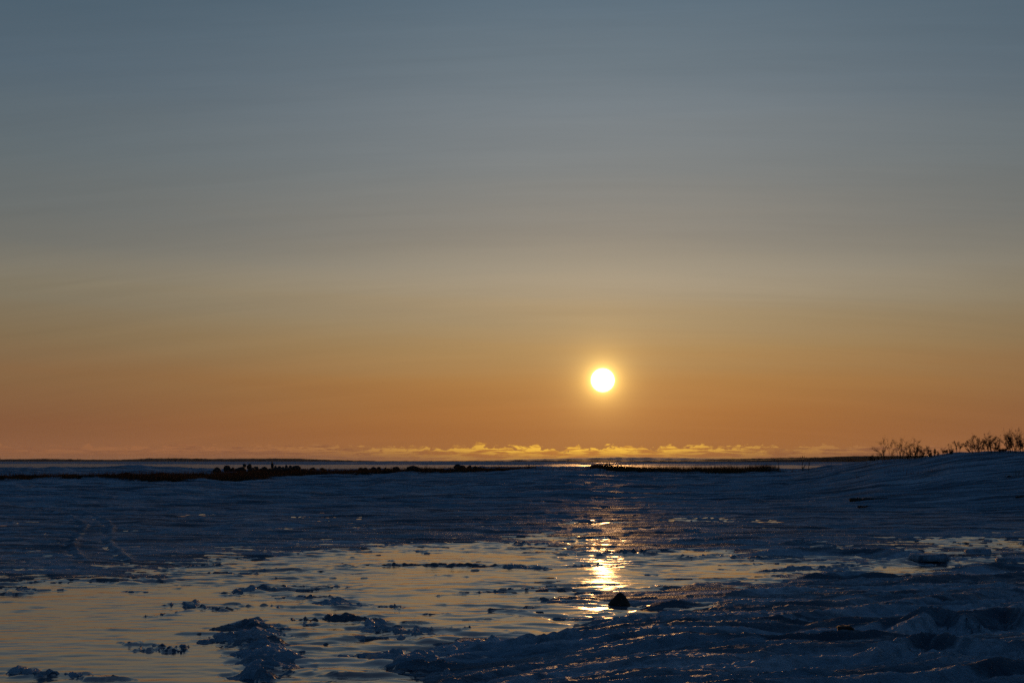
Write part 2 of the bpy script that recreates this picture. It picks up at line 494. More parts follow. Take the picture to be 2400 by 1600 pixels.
def height(X, Y):
    """land height, and how much bare marsh ground shows"""
    X = np.asarray(X, float)
    Y = np.asarray(Y, float)
    z = macro(X, Y)
    d = np.hypot(X, Y)
    marsh = np.zeros(X.shape)
    packed = np.zeros(X.shape)
    # --- middle distance: old drifts
    mid = sst(d, 22, 34) * (1 - sst(d, 105, 140))
    hillm = sst(column(X, Y), 1850, 2100) * sst(d, 36, 50)
    z = z + mid * (0.042 * fbm(X / 2.6, Y / 1.7, 3, 5, .55) + 0.12 * (1 - 0.8 * hillm) * sst(d, 38, 52) * np.maximum(fbm(X / 4.2, Y / 2.6, 9, 4, .55), -.25)
                   + 0.020 * ridged(X / .9, Y / .6, 14, 4, .55) * (1 - .5 * hillm))
    m = (d > 45) & (d < 130)
    if m.any():
        xs, ys = X[m], Y[m]
        wx = xs + 0.8 * fbm(xs / 2.5, ys / 3.5, 41, 3)
        wy = ys + 2.4 * fbm(xs / 2.2 + 9, ys / 3, 43, 4, .6)
        s = np.full(xs.shape, 1e9)
        for p in MARSH:
            s = np.minimum(s, poly_sd(wx, wy, p))
        mm = sst(s + 0.35 * fbm(xs / .7, ys / 1.2, 47, 3), 0.25, -0.35)
        marsh[m] = mm
        z[m] += mm * (0.03 + 0.06 * fbm(xs / .8, ys / .8, 51, 4, .6))
    # --- bay side drifts beyond the spit
    beyond = sst(d, 104, 116) * (1 - sst(d, 150, 190))
    z = z + beyond * 0.35 * np.maximum(0, fbm(X / 9, Y / 14, 66, 3)) * (1 - hillm)
    z = z + sst(d, 500, 700) * (1 - sst(d, 2500, 4000)) * 0.35 * fbm(X / 50, Y / 90, 61, 4)
    # --- foreground
    n = (d > 4) & (d < 48) & (Y > 2)
    if n.any():
        xs, ys, ds = X[n], Y[n], d[n]
        sd = pool_field(xs, ys)
        bank = sst(sd, -.25, .5)
        wide = sst(sd, 0, 2.5)
        streak = fbm(xs / 1.5, ys / .8, 101, 4, .55)
        fine = fbm(xs / .34, ys / .14, 111, 4, .6)
        crumb = ridged(xs / .13, ys / .08, 121, 3, .6) - 1.2
        snow = 0.020 + 0.030 * wide + 0.022 * streak * (0.4 + wide) + 0.005 * fine + 0.006 * ridged(xs / .6, ys / .35, 131, 3) - .008
        pit = -0.060 + 0.020 * np.maximum(0, fbm(xs / .55, ys / .5, 141, 4, .6) - .08) * 1.0 + 0.004 * fine
        # thin slivers of rime where the ice heaves
        sl = fbm(xs / 1.1, ys / .33, 151, 5, .6) + 0.45 * sst(sd, -2.2, -.1) - 0.85 * sst(-xs - 0.16 * ds, 0.2, 1.2) * sst(16.5 - ds, 0, 2)
        pit = pit + np.minimum(.072, 0.24 * np.maximum(0, sl - .76))
        h = pit * (1 - bank) + snow * bank
        rough = bank * .25
        for pts, r, hh, kk in ISLES:
            cx = np.array([p[0] for p in pts])
            cy_ = np.array([p[1] for p in pts])
            b = (xs > cx.min() - 1.5) & (xs < cx.max() + 1.5) & (ys > cy_.min() - 2.2) & (ys < cy_.max() + 2.2)
            if not b.any():
                continue
            xb, yb = xs[b], ys[b]
            wx = xb + .16 * fbm(xb / .45, yb / .45, 161, 3, .6)
            wy = yb + .24 * fbm(xb / .4 + 5, yb / .5, 171, 3, .6)
            dist, sid, pos = line_near(wx, wy, pts)
            q = np.clip(1 - dist / (r * np.where(sid, 1.15, 1.5)), 0, 1)
            e = q ** 1.25 * (.85 + .5 * perlin(pos * 9 + pts[0][0], pos * 0 + r * 31, 181))
            cr = np.maximum(0, .62 + .36 * fbm(xb / .26, yb / .13, 191, 4, .6))
            add = -.03 + (hh * .75 + .044) * e * (1 - .45 * min(kk, 1) + .55 * min(kk, 1) * cr) + kk * .010 * crumb[b] * sst(e, .1, .5)
            h[b] = np.where(e > 0, np.maximum(h[b], add), h[b])
            rough[b] = np.maximum(rough[b], sst(e, 0, .4) * kk)
        rs = poly_sd(xs, ys, RIGHT)
        rm = sst(rs, .5, -.7) * sst(sd, -.15, .35)
        ca, sa = math.cos(.30), math.sin(.30)
        al, ac = xs * ca + ys * sa, -xs * sa + ys * ca
        ph = ac / .56 + 1.0 * fbm(al / 3.0, ac / 1.5, 201, 4, .42)
        ph2 = ac / .19 + 1.2 * fbm(al / 1.3, ac / .5, 205, 4, .5)

        def saw(t):
            t = t - np.floor(t)
            return np.where(t < .16, sst(t, 0, .16), ((1 - t) / .84) ** 1.15)
        am = np.clip(.62 + .75 * fbm(al / 2.4, ac / .9, 207, 3), .05, 1.3)
        am2 = np.clip(.5 + .9 * fbm(al / .7, ac / .4, 209, 3), 0, 1.2)
        grit = .006 * perlin(xs / .075, ys / .085, 213) + .004 * perlin(xs / .036, ys / .05, 214)
        h = h + bank_tilt(xs, np.maximum(ys, 7.0)) * sst(sd, -.1, .6) + rm * (.072 * am * saw(ph) + .020 * am2 * saw(ph2) + .006 * fine + grit)
        rd = np.zeros(xs.shape)
        cut = np.zeros(xs.shape)
        for pts, hh, wf, wb in RIDGES:
            cx = np.array([p[0] for p in pts])
            cy_ = np.array([p[1] for p in pts])
            b = (xs > cx.min() - 1.5) & (xs < cx.max() + 1.5) & (ys > cy_.min() - 1.5) & (ys < cy_.max() + 2.0)
            if not b.any():
                continue
            xb, yb = xs[b], ys[b]
            wx = xb + .10 * fbm(xb / .6, yb / .4, 211, 4, .5)
            wy = yb + .13 * fbm(xb / 1.3 + 3, yb / .8, 221, 5, .5)
            dist, sid, pos = line_near(wx, wy, pts)
            ends = sst(pos, 0, .25) * (1 - sst(pos, .75, 1.0))
            if pts[-1][0] > 4.2:
                ends = sst(pos, 0, .22)
            q = np.where(sid, 1 - sst(dist, 0, wf), np.clip(1 - dist / wb, 0, 1) ** 1.15)
            v = hh * q * ends * (.92 + .22 * perlin(pos * 5 + hh * 90, pos * 0 + wf * 13, 231))
            cut[b] = np.maximum(cut[b], np.where(sid, .22 * hh * ends * np.exp(-((dist - 1.5 * wf) / (.75 * wf)) ** 2), 0))
            rd[b] = np.maximum(rd[b], v + q * (.004 * crumb[b] + .006 * fine[b] + 1.3 * grit[b]) * ends)
        h = np.where(rd > 0, np.maximum(h, h * .45 + rd), h) - np.where(rd < .35 * cut, cut, cut * .15) * sst(sd, 0, .4)
        mo = np.exp(-(((xs - ROCK_XY[0]) / .34) ** 2 + ((ys - ROCK_XY[1] + .22) / .5) ** 2))
        h = h * (1 - mo) - .06 * mo
        fade = 1 - sst(ds, 26, 44)
        z[n] += h * fade + (1 - fade) * .03
        # two parallel ski tracks
        tr = np.zeros(xs.shape)
        b = (xs < -5) & (ds > 17)
        for pts in TRACKS:
            dist, sid, pos = line_near(xs[b] + .07 * perlin(xs[b] * 2, ys[b] * 1.5, 241), ys[b], pts)
            tr[b] += (-.022 * np.exp(-(dist / .06) ** 2) + .024 * np.exp(-((dist - np.where(sid, .30, .13)) / .06) ** 2) * (~sid)) * (.5 + .7 * perlin(pos * 14, pos * 0, 243)) * sst(pos, 0, .1) * (1 - sst(pos, .9, 1))
        z[n] += tr * 1.7
        packed[n] = np.clip(tr / .018, 0, 1) * .6
    z = z + (1 - sst(d, 4, 6)) * 0.02 * fbm(X / .8, Y / .8, 251, 3)
    return z, marsh, packed


def hz(x, y):
    return float(height(np.array([x]), np.array([y]))[0][0])


# ------------------------------------------------------------------ materials
def material(name):
    m = bpy.data.materials.new(name)
    m.use_nodes = True
    m.node_tree.nodes.clear()
    N = NT(m.node_tree)
    out = N.node('ShaderNodeOutputMaterial')
    p = N.node('ShaderNodeBsdfPrincipled')
    N.l.new(p.outputs[0], out.inputs[0])
    return m, N, p


def snow_material():
    """wind-packed, refrozen snow: matt grains with streaks of clear glaze"""
    m = bpy.data.materials.new('crusted_snow')
    m.use_nodes = True
    m.node_tree.nodes.clear()
    N = NT(m.node_tree)
    pos = N.node('ShaderNodeNewGeometry').outputs['Position']
    x, y, z = N.sep(pos)
    flat = N.xyz(N.m('MULTIPLY', x, .32), y, z)
    att = N.node('ShaderNodeAttribute', attribute_name='marsh').outputs['Fac']
    clean = N.m('SUBTRACT', 1.0, att)
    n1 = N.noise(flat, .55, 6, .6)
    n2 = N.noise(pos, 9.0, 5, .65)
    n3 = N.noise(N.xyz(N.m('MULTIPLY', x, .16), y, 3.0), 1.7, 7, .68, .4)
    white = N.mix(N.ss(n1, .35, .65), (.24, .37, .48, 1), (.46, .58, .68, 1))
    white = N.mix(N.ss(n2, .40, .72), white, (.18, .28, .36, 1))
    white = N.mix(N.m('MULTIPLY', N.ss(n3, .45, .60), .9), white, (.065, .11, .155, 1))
    soil = N.mix(n2, (.012, .010, .008, 1), (.035, .026, .018, 1))
    patch = N.ss(N.noise(flat, .8, 4, .6), .38, .62)
    b1 = N.bump(N.noise(N.xyz(N.m('MULTIPLY', x, .5), y, z), 6.0, 6, .68), 1.0, .06)
    grain = N.noise(pos, 40.0, 4, .7)
    vor = N.node('ShaderNodeTexVoronoi')
    N.put(vor.inputs['Vector'], N.vm('ADD', pos, N.scale(N.xyz(n2, grain, n2), .02)))
    vor.inputs['Scale'].default_value = 75.0
    rnd = N.scale(N.vm('SUBTRACT', vor.outputs['Color'], (.5, .5, .5)), 1.5)
    b2 = N.bump(grain, N.m('ADD', .45, N.m('MULTIPLY', patch, .55)), .034, b1)
    diff = N.node('ShaderNodeBsdfDiffuse')
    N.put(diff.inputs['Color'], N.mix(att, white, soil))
    diff.inputs['Roughness'].default_value = .6
    N.put(diff.inputs['Normal'], b2)
    shore = N.ss(N.vm('LENGTH', N.xyz(x, y, 0.0)), 55.0, 110.0, 1.0, 0.0)
    gl_n = N.noise(N.xyz(N.m('MULTIPLY', x, .12), y, 7.0), 1.3, 7, .66, .3)
    worn = N.node('ShaderNodeAttribute', attribute_name='packed').outputs['Fac']
    glaze = N.m('MAXIMUM', N.m('MULTIPLY', N.ss(gl_n, .53, .67), shore), worn)
    gloss = N.node('ShaderNodeBsdfGlossy')
    gloss.inputs['Color'].default_value = (.92, .96, 1, 1)
    N.put(gloss.inputs['Roughness'], N.m('ADD', .30, N.m('MULTIPLY', n2, .3)))
    near_g = N.ss(N.vm('LENGTH', N.xyz(x, y, 0.0)), 14.0, 40.0, 1.0, .35)
    N.put(gloss.inputs['Normal'], N.vm('NORMALIZE', N.vm('ADD', N.bump(grain, .5, .02, b1), N.scale(rnd, N.m('MULTIPLY', near_g, N.m('SUBTRACT', 1.0, N.m('MULTIPLY', worn, .8)))))))
    fr = N.node('ShaderNodeFresnel')
    fr.inputs[0].default_value = 1.36
    N.put(fr.inputs[1], b1)
    sparkle = N.ss(N.noise(flat, 3.0, 4, .65), .42, .60, .014, .17)
    f = N.m('MULTIPLY', fr.outputs[0], N.m('ADD', N.m('MULTIPLY', glaze, .16), N.m('MULTIPLY', sparkle, N.ss(N.vm('LENGTH', N.xyz(x, y, 0.0)), 17.0, 42.0, 1.0, .14))))
    mix = N.node('ShaderNodeMixShader')
    N.put(mix.inputs[0], N.m('MULTIPLY', f, clean, clamp=True))
    N.l.new(diff.outputs[0], mix.inputs[1])
    N.l.new(gloss.outputs[0], mix.inputs[2])
    N.l.new(mix.outputs[0], N.node('ShaderNodeOutputMaterial').inputs[0])
    return m


def ice_material(name, streak, wave, base_r):
    m, N, p = material(name)
    pos = N.node('ShaderNodeNewGeometry').outputs['Position']
    x, y, z = N.sep(pos)
    flat = N.xyz(N.m('MULTIPLY', x, .4), y, z)
    n1 = N.noise(flat, .9 * streak, 6, .6)
    N.put(p.inputs['Base Color'], N.mix(N.ss(n1, .4, .7), (.030, .055, .085, 1), (.10, .145, .20, 1)))
    frost = N.noise(pos, 14.0 * streak, 5, .7)
    N.put(p.inputs['Roughness'], N.m('ADD', base_r, N.m('MULTIPLY', N.ss(frost, .42, .72), base_r * 1.6)))
    p.inputs['IOR'].default_value = 1.8 if streak == 1 else 1.4
    b1 = N.bump(N.noise(N.xyz(N.m('MULTIPLY', x, .45), y, 1.0), 3.0 * streak, 5, .55), wave, .030 / streak)
    b2 = N.bump(N.noise(N.xyz(N.m('MULTIPLY', x, .5), y, 2.0), 26.0 * streak, 4, .6), .12 if streak == 1 else .25, .008 / streak, b1)
    N.put(p.inputs['Normal'], b2)
    return m


def plain(name, a, b, scale, rough=.8, bump=.4, dist=.02, spec=.3):
    m, N, p = material(name)
    co = N.node('ShaderNodeTexCoord').outputs['Object']
    n = N.noise(co, scale, 6, .6)
    N.put(p.inputs['Base Color'], N.mix(N.ss(n, .3, .7), a, b))
    p.inputs['Roughness'].default_value = rough
    p.inputs['Specular IOR Level'].default_value = spec
    N.put(p.inputs['Normal'], N.bump(N.noise(co, scale * 2.3, 6, .65), bump, dist))
    return m


M_SNOW = snow_material()
M_ICE = ice_material('pool_ice', 1.0, .10, .055)
M_BAY = ice_material('bay_ice', .12, 1.0, .40)
M_ROCK = plain('dark_rock', (.020, .017, .014, 1), (.055, .046, .038, 1), 9.0, .75, .6, .02)
M_BOULDER = plain('lichen_boulder', (.018, .016, .014, 1), (.050, .044, .038, 1), 5.0, .85, .6, .03)
M_WOOD = plain('weathered_wood', (.030, .022, .016, 1), (.07, .055, .042, 1), 6.0, .85, .5, .01)
M_BARK = plain('willow_bark', (.022, .015, .010, 1), (.050, .034, .022, 1), 14.0, .8, .2, .004)
M_LEAF = plain('withered_leaf', (.028, .019, .011, 1), (.060, .040, .020, 1), 8.0, .8, .1, .002)
M_GRASS = plain('withered_grass', (.035, .024, .012, 1), (.085, .058, .028, 1), 2.0, .85, .1, .002, .1)
_N = NT(M_GRASS.node_tree)
_tr = _N.node('ShaderNodeBsdfTranslucent')
_tr.inputs[0].default_value = (.16, .085, .03, 1)
_mx = _N.node('ShaderNodeMixShader')
_mx.inputs[0].default_value = .05
_out = [n for n in _N.n if n.type == 'OUTPUT_MATERIAL'][0]
_pb = [n for n in _N.n if n.type == 'BSDF_PRINCIPLED'][0]
_N.l.new(_pb.outputs[0], _mx.inputs[1])
_N.l.new(_tr.outputs[0], _mx.inputs[2])
_N.l.new(_mx.outputs[0], _out.inputs[0])
M_SCRUB = plain('far_scrub', (.016, .014, .012, 1), (.040, .033, .025, 1), .02, .95, .3, 1.0, .05)
M_SPRUCE = plain('spruce_needles', (.012, .016, .010, 1), (.030, .036, .020, 1), .6, .9, .3, .1, .1)
M_TRUNK = plain('spruce_bark', (.030, .022, .016, 1), (.06, .045, .033, 1), 1.0, .9, .3, .02, .1)
M_HILL = plain('far_hill_tundra', (.10, .10, .10, 1), (.34, .36, .40, 1), .004, .95, .2, 2.0, .1)


# ------------------------------------------------------------------ mesh helpers
def tag(o, label=None, cat=None, group=None, kind=None):
    for k, v in (('label', label), ('category', cat), ('group', group), ('kind', kind)):
        if v:
            o[k] = v
    return o


def grid_mesh(name, X, Y, Z, mat, wrap=False):
    r, c = X.shape
    me = bpy.data.meshes.new(name)
    co = np.stack([X, Y, Z], -1).reshape(-1, 3).astype(np.float32)
    idx = np.arange(r * c).reshape(r, c)
    if wrap:
        idx = np.concatenate([idx, idx[:, :1]], 1)
    q = np.stack([idx[:-1, :-1], idx[:-1, 1:], idx[1:, 1:], idx[1:, :-1]], -1).reshape(-1, 4)
    me.vertices.add(len(co))
    me.vertices.foreach_set('co', co.ravel())
    me.loops.add(q.size)
    me.loops.foreach_set('vertex_index', q.ravel().astype(np.int32))
    me.polygons.add(len(q))
    me.polygons.foreach_set('loop_start', (np.arange(len(q)) * 4).astype(np.int32))
    me.polygons.foreach_set('use_smooth', np.ones(len(q), bool))
    me.update(calc_edges=True)
    me.materials.append(mat)
    return me


def link(name, me, parent=None):
    o = bpy.data.objects.new(name, me)
    COL.objects.link(o)
    if parent:
        o.parent = parent
    return o


def empty(name, loc):
    o = bpy.data.objects.new(name, None)
    COL.objects.link(o)
    o.location = loc
    o.empty_display_size = .2
    return o


class MB:
    def __init__(self):
        self.v = []
        self.f = []

    def tube(self, pts, radii, n=4):
        base = len(self.v)
        up = Vector((.3, .9, .2)).normalized()
        for i, (p, r) in enumerate(zip(pts, radii)):
            a = pts[min(i + 1, len(pts) - 1)] - pts[max(i - 1, 0)]
            a = a.normalized() if a.length > 1e-6 else Vector((0, 0, 1))
            s = a.cross(up)
            s = s.normalized() if s.length > 1e-4 else Vector((1, 0, 0))
            t = a.cross(s)
            for k in range(n):
                w = 2 * math.pi * k / n
                self.v.append(p + (s * math.cos(w) + t * math.sin(w)) * r)
        for i in range(len(pts) - 1):
            for k in range(n):
                a = base + i * n + k
                b = base + i * n + (k + 1) % n
                self.f.append((a, b, b + n, a + n))
        self.f.append(tuple(base + k for k in reversed(range(n))))
        e = base + (len(pts) - 1) * n
        self.f.append(tuple(e + k for k in range(n)))

    def face(self, *pts):
        b = len(self.v)
        self.v += [Vector(p) for p in pts]
        self.f.append(tuple(range(b, b + len(pts))))

    def build(self, name, mat, parent=None, smooth=False):
        me = bpy.data.meshes.new(name)
        me.from_pydata([tuple(p) for p in self.v], [], self.f)
        if smooth:
            me.polygons.foreach_set('use_smooth', np.ones(len(me.polygons), bool))
        me.update()
        me.materials.append(mat)
        return link(name, me, parent)


# ------------------------------------------------------------------ ground sheet
def angles():
    a = np.radians(np.linspace(-27.5, 27.5, 1181))
    b = np.radians(27.5 + (np.linspace(0, 1, 91)[1:] ** 1.5) * 152.5)
    return np.concatenate([-b[::-1][1:], a, b])


def distances():
    d = [0.4]
    while d[-1] < 16000:
        x = d[-1]
        if x < 7:
            step = max(.1, .05 * x)
        elif x < 130:
            step = min(x * x / (CAM_Z * F) * 1.45, .0085 * x)
        else:
            step = .022 * x
        d.append(x + step)
    return np.array(d)


A, D = angles(), distances()
GX = D[:, None] * np.sin(A)[None]
GY = D[:, None] * np.cos(A)[None]
GZ, GM, GP = height(GX, GY)
GZ[D > 9000] -= 0
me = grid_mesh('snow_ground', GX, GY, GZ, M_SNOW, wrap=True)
at = me.attributes.new('marsh', 'FLOAT', 'POINT')
at.data.foreach_set('value', GM.ravel().astype(np.float32))
at = me.attributes.new('packed', 'FLOAT', 'POINT')
at.data.foreach_set('value', GP.ravel().astype(np.float32))
ground = tag(link('snow_ground', me), kind='structure')

# ------------------------------------------------------------------ ice of the near pools
ia = np.radians(np.linspace(-29, 29, 760))
idd = [6.5]
while idd[-1] < 46:
    idd.append(idd[-1] + (.05 if idd[-1] < 8.5 else .034 if idd[-1] < 20 else .034 * (idd[-1] / 20) ** 3))
idd = np.array(idd)
IX = idd[:, None] * np.sin(ia)[None]
IY = idd[:, None] * np.cos(ia)[None]
far_f = 1 - sst(np.hypot(IX, IY), 20, 40)
land = height(IX, IY)[0]
calm = 1 - .85 * sst(-IX - .16 * IY, -.2, 1.0) * sst(17.5 - IY, 0, 3)
RIP = np.maximum(1, np.hypot(IX, IY) / 18) ** 1.5
patchy = np.clip(.55 + 1.0 * fbm(IX / 2.8, IY / 2.2, 305, 3), .12, 1.1) * calm + .9 * sst(land, -.062, -.01)
wv = IY / .30 + 1.6 * fbm(IX / 1.1, IY / .9, 301, 3, .45) + .35 * IX
swell = .015 * patchy * (np.sin(wv * 3.2) * np.clip(.35 + fbm(IX / .8, IY / .6, 303, 3), 0, 1) + 1.2 * fbm(IX / .9, IY / .34, 309, 4, .48)) + RIP * .0027 * fbm(IX / .34, IY / .12, 307, 2, .5) * np.clip(.85 + .8 * fbm(IX / 1.7, IY / .9, 308, 2), .35, 1.4) + .008 * fbm(IX / 2.6, IY / 2.0, 311, 2)
gx, gy = unproj(1424, 1362)
clear = np.exp(-((IX - gx) / .9) ** 2 - ((IY - gy - .6) / 1.8) ** 2)
bulge = .034 * np.exp(-((IX - gx) / .55) ** 2 - ((IY - gy - 1.15) / 1.15) ** 2)
IZ = ICE_Z + swell * (1 - .8 * clear) * (.35 + .65 * far_f) + bulge
# refrozen water laps up and glazes the foot of the snow
skin = .012 * fbm(IX / 1.1, IY / .5, 331, 3, .5) - .005
IZ = np.maximum(IZ, np.minimum(land + skin, IZ + .028))
tag(link('pool_ice', grid_mesh('pool_ice', IX, IY, IZ, M_ICE)), kind='structure')

# ------------------------------------------------------------------ ice of the bay beyond the spit
ba = np.radians(np.linspace(-55, 55, 260))
bd = np.geomspace(100, 1100, 120)
BX = bd[:, None] * np.sin(ba)[None]
BY = bd[:, None] * np.cos(ba)[None]
BZ = BAY_Z + .03 * fbm(BX / 14, BY / 20, 321, 3)
tag(link('bay_ice', grid_mesh('bay_ice', BX, BY, BZ, M_BAY)), kind='structure')


# ------------------------------------------------------------------ far land
def land_strip(name, dist, depth, prof, mat, base_z, jag, nx=900, kind='structure', u0=-700, u1=3100):
    us = np.linspace(u0, u1, nx)
    pu = np.array([p[0] for p in prof], float)
    py = np.array([p[1] for p in prof], float)
    topz = CAM_Z + (HORIZON - np.interp(us, pu, py)) / F * dist
    topz = topz + jag * (np.abs(perlin(us / 5, us * 0, 401)) + .6 * np.abs(perlin(us / 1.9, us * 0, 402)))
    cross = [(0, 0), (.06, .5), (.15, .85), (.3, 1), (.6, .9), (1, 0)]
    rows_x, rows_y, rows_z = [], [], []
    for k, (t, hgt) in enumerate(cross):
        r = dist + depth * (t - .3)
        rows_x.append((us - 1200) / F * r * CP)
        rows_y.append(np.full(nx, r) + depth * .1 * perlin(us / 30, us * 0 + k, 403))
        rows_z.append(base_z + (topz - base_z) * hgt * (1 if k == 3 else 1 + .06 * perlin(us / 7, us * 0 + k, 404)))
    o = link(name, grid_mesh(name, np.array(rows_x), np.array(rows_y), np.array(rows_z), mat))
    return tag(o, kind=kind)


land_strip('far_shore', 2300, 260, [(-700, 1074), (0, 1076), (106, 1075), (200, 1076.5), (285, 1077), (345, 1074.2), (410, 1073.4), (500, 1075), (600, 1074.2), (690, 1074),
                                     (780, 1077.5), (900, 1080), (1000, 1080.2), (1150, 1079), (1330, 1077.5), (1500, 1079), (1620, 1078), (1700, 1075), (1800, 1073.5), (1860, 1072),
                                     (1950, 1071), (2050, 1070), (2200, 1070), (3100, 1068)], M_SCRUB, -.6, .9)
land_strip('headland', 1500, 140, [(-700, 1100), (1240, 1100), (1330, 1081), (1500, 1079.5), (1650, 1079.8), (1760, 1078), (1870, 1075), (1930, 1071), (2000, 1068.5), (2120, 1068), (2300, 1066), (3100, 1066)],
           M_SCRUB, -.8, .5, u0=1240)
land_strip('distant_hill', 11000, 2600, [(-700, 1090), (1040, 1082), (1150, 1078), (1250, 1075), (1340, 1073), (1440, 1070.5), (1500, 1071), (1560, 1072), (1650, 1073.2), (1750, 1075), (1900, 1078), (3100, 1090)],
           M_HILL, -2.0, .4, u0=900, u1=2300)


# ------------------------------------------------------------------ far spruces
def spruce(px, h_px, dist, base_py, label, lean=0):
    h = h_px / F * dist
    x = (px - 1200) / F * dist * CP
    zb = CAM_Z + (HORIZON - base_py) / F * dist
    root = empty('spruce_tree', (x, dist - 40, zb - .5))
    t = MB()
    t.tube([Vector((0, 0, 0)), Vector((lean * .1, 0, h * .6)), Vector((lean * .2, 0, h + .5))], [h * .05, h * .035, h * .012], 6)
    t.build('trunk', M_TRUNK, root)
    c = MB()
    tiers = 6
    for k in range(tiers):
        z0 = .5 + h * (.14 + .82 * k / tiers)
        r = h * .20 * (1 - k / tiers) ** .8 * random.uniform(.75, 1.25)
        n = 9
        ring = []
        for i in range(n):
            w = 2 * math.pi * i / n + k
            rr = r * random.uniform(.55, 1.2)
            ring.append(Vector((rr * math.cos(w), rr * math.sin(w), z0 - random.uniform(0, .05) * h)))
        apex = Vector((lean * .15, 0, z0 + h * .24))
        for i in range(n):
            c.face(ring[i], ring[(i + 1) % n], apex)
        for i in range(1, n - 1):
            c.face(ring[0], ring[i + 1], ring[i])
    c.build('crown', M_SPRUCE, root)
    tag(root, label, 'tree', 'spruces along the far shore')


LEFT_T = '%s tiny spruce from the left on the left half of the far shore'
MID_T = '%s tiny spruce from the left on the far shore below the golden cloud bank'
RIGHT_T = '%s tiny spruce from the left on the dark headland right of the golden clouds'
spruce(21, 6, 2300, 1077, 'lone tiny spruce at the far left end of the horizon')
LN = [120, 126, 200, 205, 409, 492, 545, 562, 643, 650, 671, 706]
for px, hp, by in ((120, 3.5, 1076.5), (126, 3, 1076.5), (200, 4.5, 1077), (205, 4, 1077), (409, 3.5, 1074.5), (492, 3, 1076), (545, 2.5, 1075.5), (562, 2.5, 1075.5), (643, 3, 1075), (650, 2.5, 1075),
                   (671, 3, 1075), (706, 2.5, 1075.5)):
    spruce(px, hp, 2300, by, LEFT_T % ORD[LN.index(px) + 1])
MN = [1330, 1421, 1425, 1430, 1471, 1476, 1481, 1640, 1669, 1704]
for px, hp, by in ((1421, 5, 1079.5), (1425, 6, 1079.5), (1430, 4, 1079.5), (1471, 5, 1080), (1476, 5.5, 1080), (1481, 4, 1080), (1330, 3, 1079.5), (1640, 3, 1079), (1669, 3, 1078.5), (1704, 4, 1076.5)):
    spruce(px, hp, 1800, by, MID_T % ORD[MN.index(px)])
RN = [1751, 1766, 1800, 1837, 1862, 1866, 1870, 1875, 1893]
for px, hp, by in ((1751, 3, 1075.5), (1766, 3.5, 1075.5), (1800, 3, 1074.5), (1837, 3, 1073.5), (1862, 5, 1073), (1866, 6, 1073), (1870, 5, 1073), (1875, 3.5, 1073), (1893, 4, 1073)):
    spruce(px, hp, 1800, by, RIGHT_T % ORD[RN.index(px)])


# ------------------------------------------------------------------ stones
def stone_mesh(name, mat, seed, sub=3, jag=.22, flat=1.0, sharp=False):
    bm = bmesh.new()
    bmesh.ops.create_icosphere(bm, subdivisions=sub, radius=1.0)
    r = random.Random(seed)
    cuts = []
    for _ in range(9):
        v = Vector((r.gauss(0, 1), r.gauss(0, 1), r.gauss(.2, 1))).normalized()
        cuts.append((v, r.uniform(.62, .9)))
    o = Vector((r.uniform(0, 9), r.uniform(0, 9), r.uniform(0, 9)))
    from mathutils import noise as mn
    for v in bm.verts:
        p = v.co.copy()
        for c, k in cuts:
            t = p.dot(c)
            if t > k:
                p -= c * (t - k) * .85
        p *= 1 + jag * .5 * mn.noise(p * 1.7 + o) + jag * .25 * mn.noise(p * 4.1 + o)
        p.z *= flat
        v.co = p
    me = bpy.data.meshes.new(name)
    bm.to_mesh(me)
    bm.free()
    me.polygons.foreach_set('use_smooth', np.full(len(me.polygons), not sharp))
    me.materials.append(mat)
    return me


def cone_rock():
    """the lone stone frozen into the ice: a lopsided blunt pyramid"""
    from mathutils import noise as mn
    bm = bmesh.new()
    for p in ((-1.06, 0, 0), (-.7, -.6, -.05), (0, -.78, -.05), (.72, -.6, -.05), (1.02, 0, 0), (.6, .7, 0), (-.5, .7, 0), (-.9, 0, -.4), (.9, 0, -.4), (0, 0, -.6),
              (-.66, -.1, .50), (-.32, -.45, .62), (.5, -.48, .58), (.80, -.05, .50), (.35, .45, .7), (-.2, .42, .78),
              (-.10, -.15, 1.04), (.18, -.2, 1.12), (.40, -.05, 1.0), (.1, .22, 1.05)):
        bm.verts.new(p)
    bmesh.ops.convex_hull(bm, input=bm.verts[:])
    bmesh.ops.triangulate(bm, faces=bm.faces[:])
    for k in range(3):
        bmesh.ops.subdivide_edges(bm, edges=bm.edges[:], cuts=1, use_grid_fill=True)
        bmesh.ops.smooth_vert(bm, verts=bm.verts[:], factor=.35, use_axis_x=True, use_axis_y=True, use_axis_z=True)
    for v in bm.verts:
        v.co += v.co.normalized() * (.05 * mn.noise(v.co * 2.2) + .025 * mn.noise(v.co * 6.0))
        v.co *= .132
    me = bpy.data.meshes.new('rock')
    bm.to_mesh(me)
    bm.free()
    me.polygons.foreach_set('use_smooth', np.ones(len(me.polygons), bool))
    me.materials.append(M_ROCK)
    return me


x, y = unproj(1453, 1419)
rk = link('rock', cone_rock())
rk.location = (x, y + .12, -.005)
tag(rk, 'dark blunt pyramid shaped rock frozen into the ice below the sun glint', 'rock')

x, y = unproj(1983, 1530, .05)
rk2 = link('rock', stone_mesh('rock', M_ROCK, 5, 3, .3, .8))
rk2.scale = (.085, .06, .045)
rk2.location = (x, y, hz(x, y) + .03)
tag(rk2, 'small black stone at the end of the dark ridge in the right foreground', 'rock')

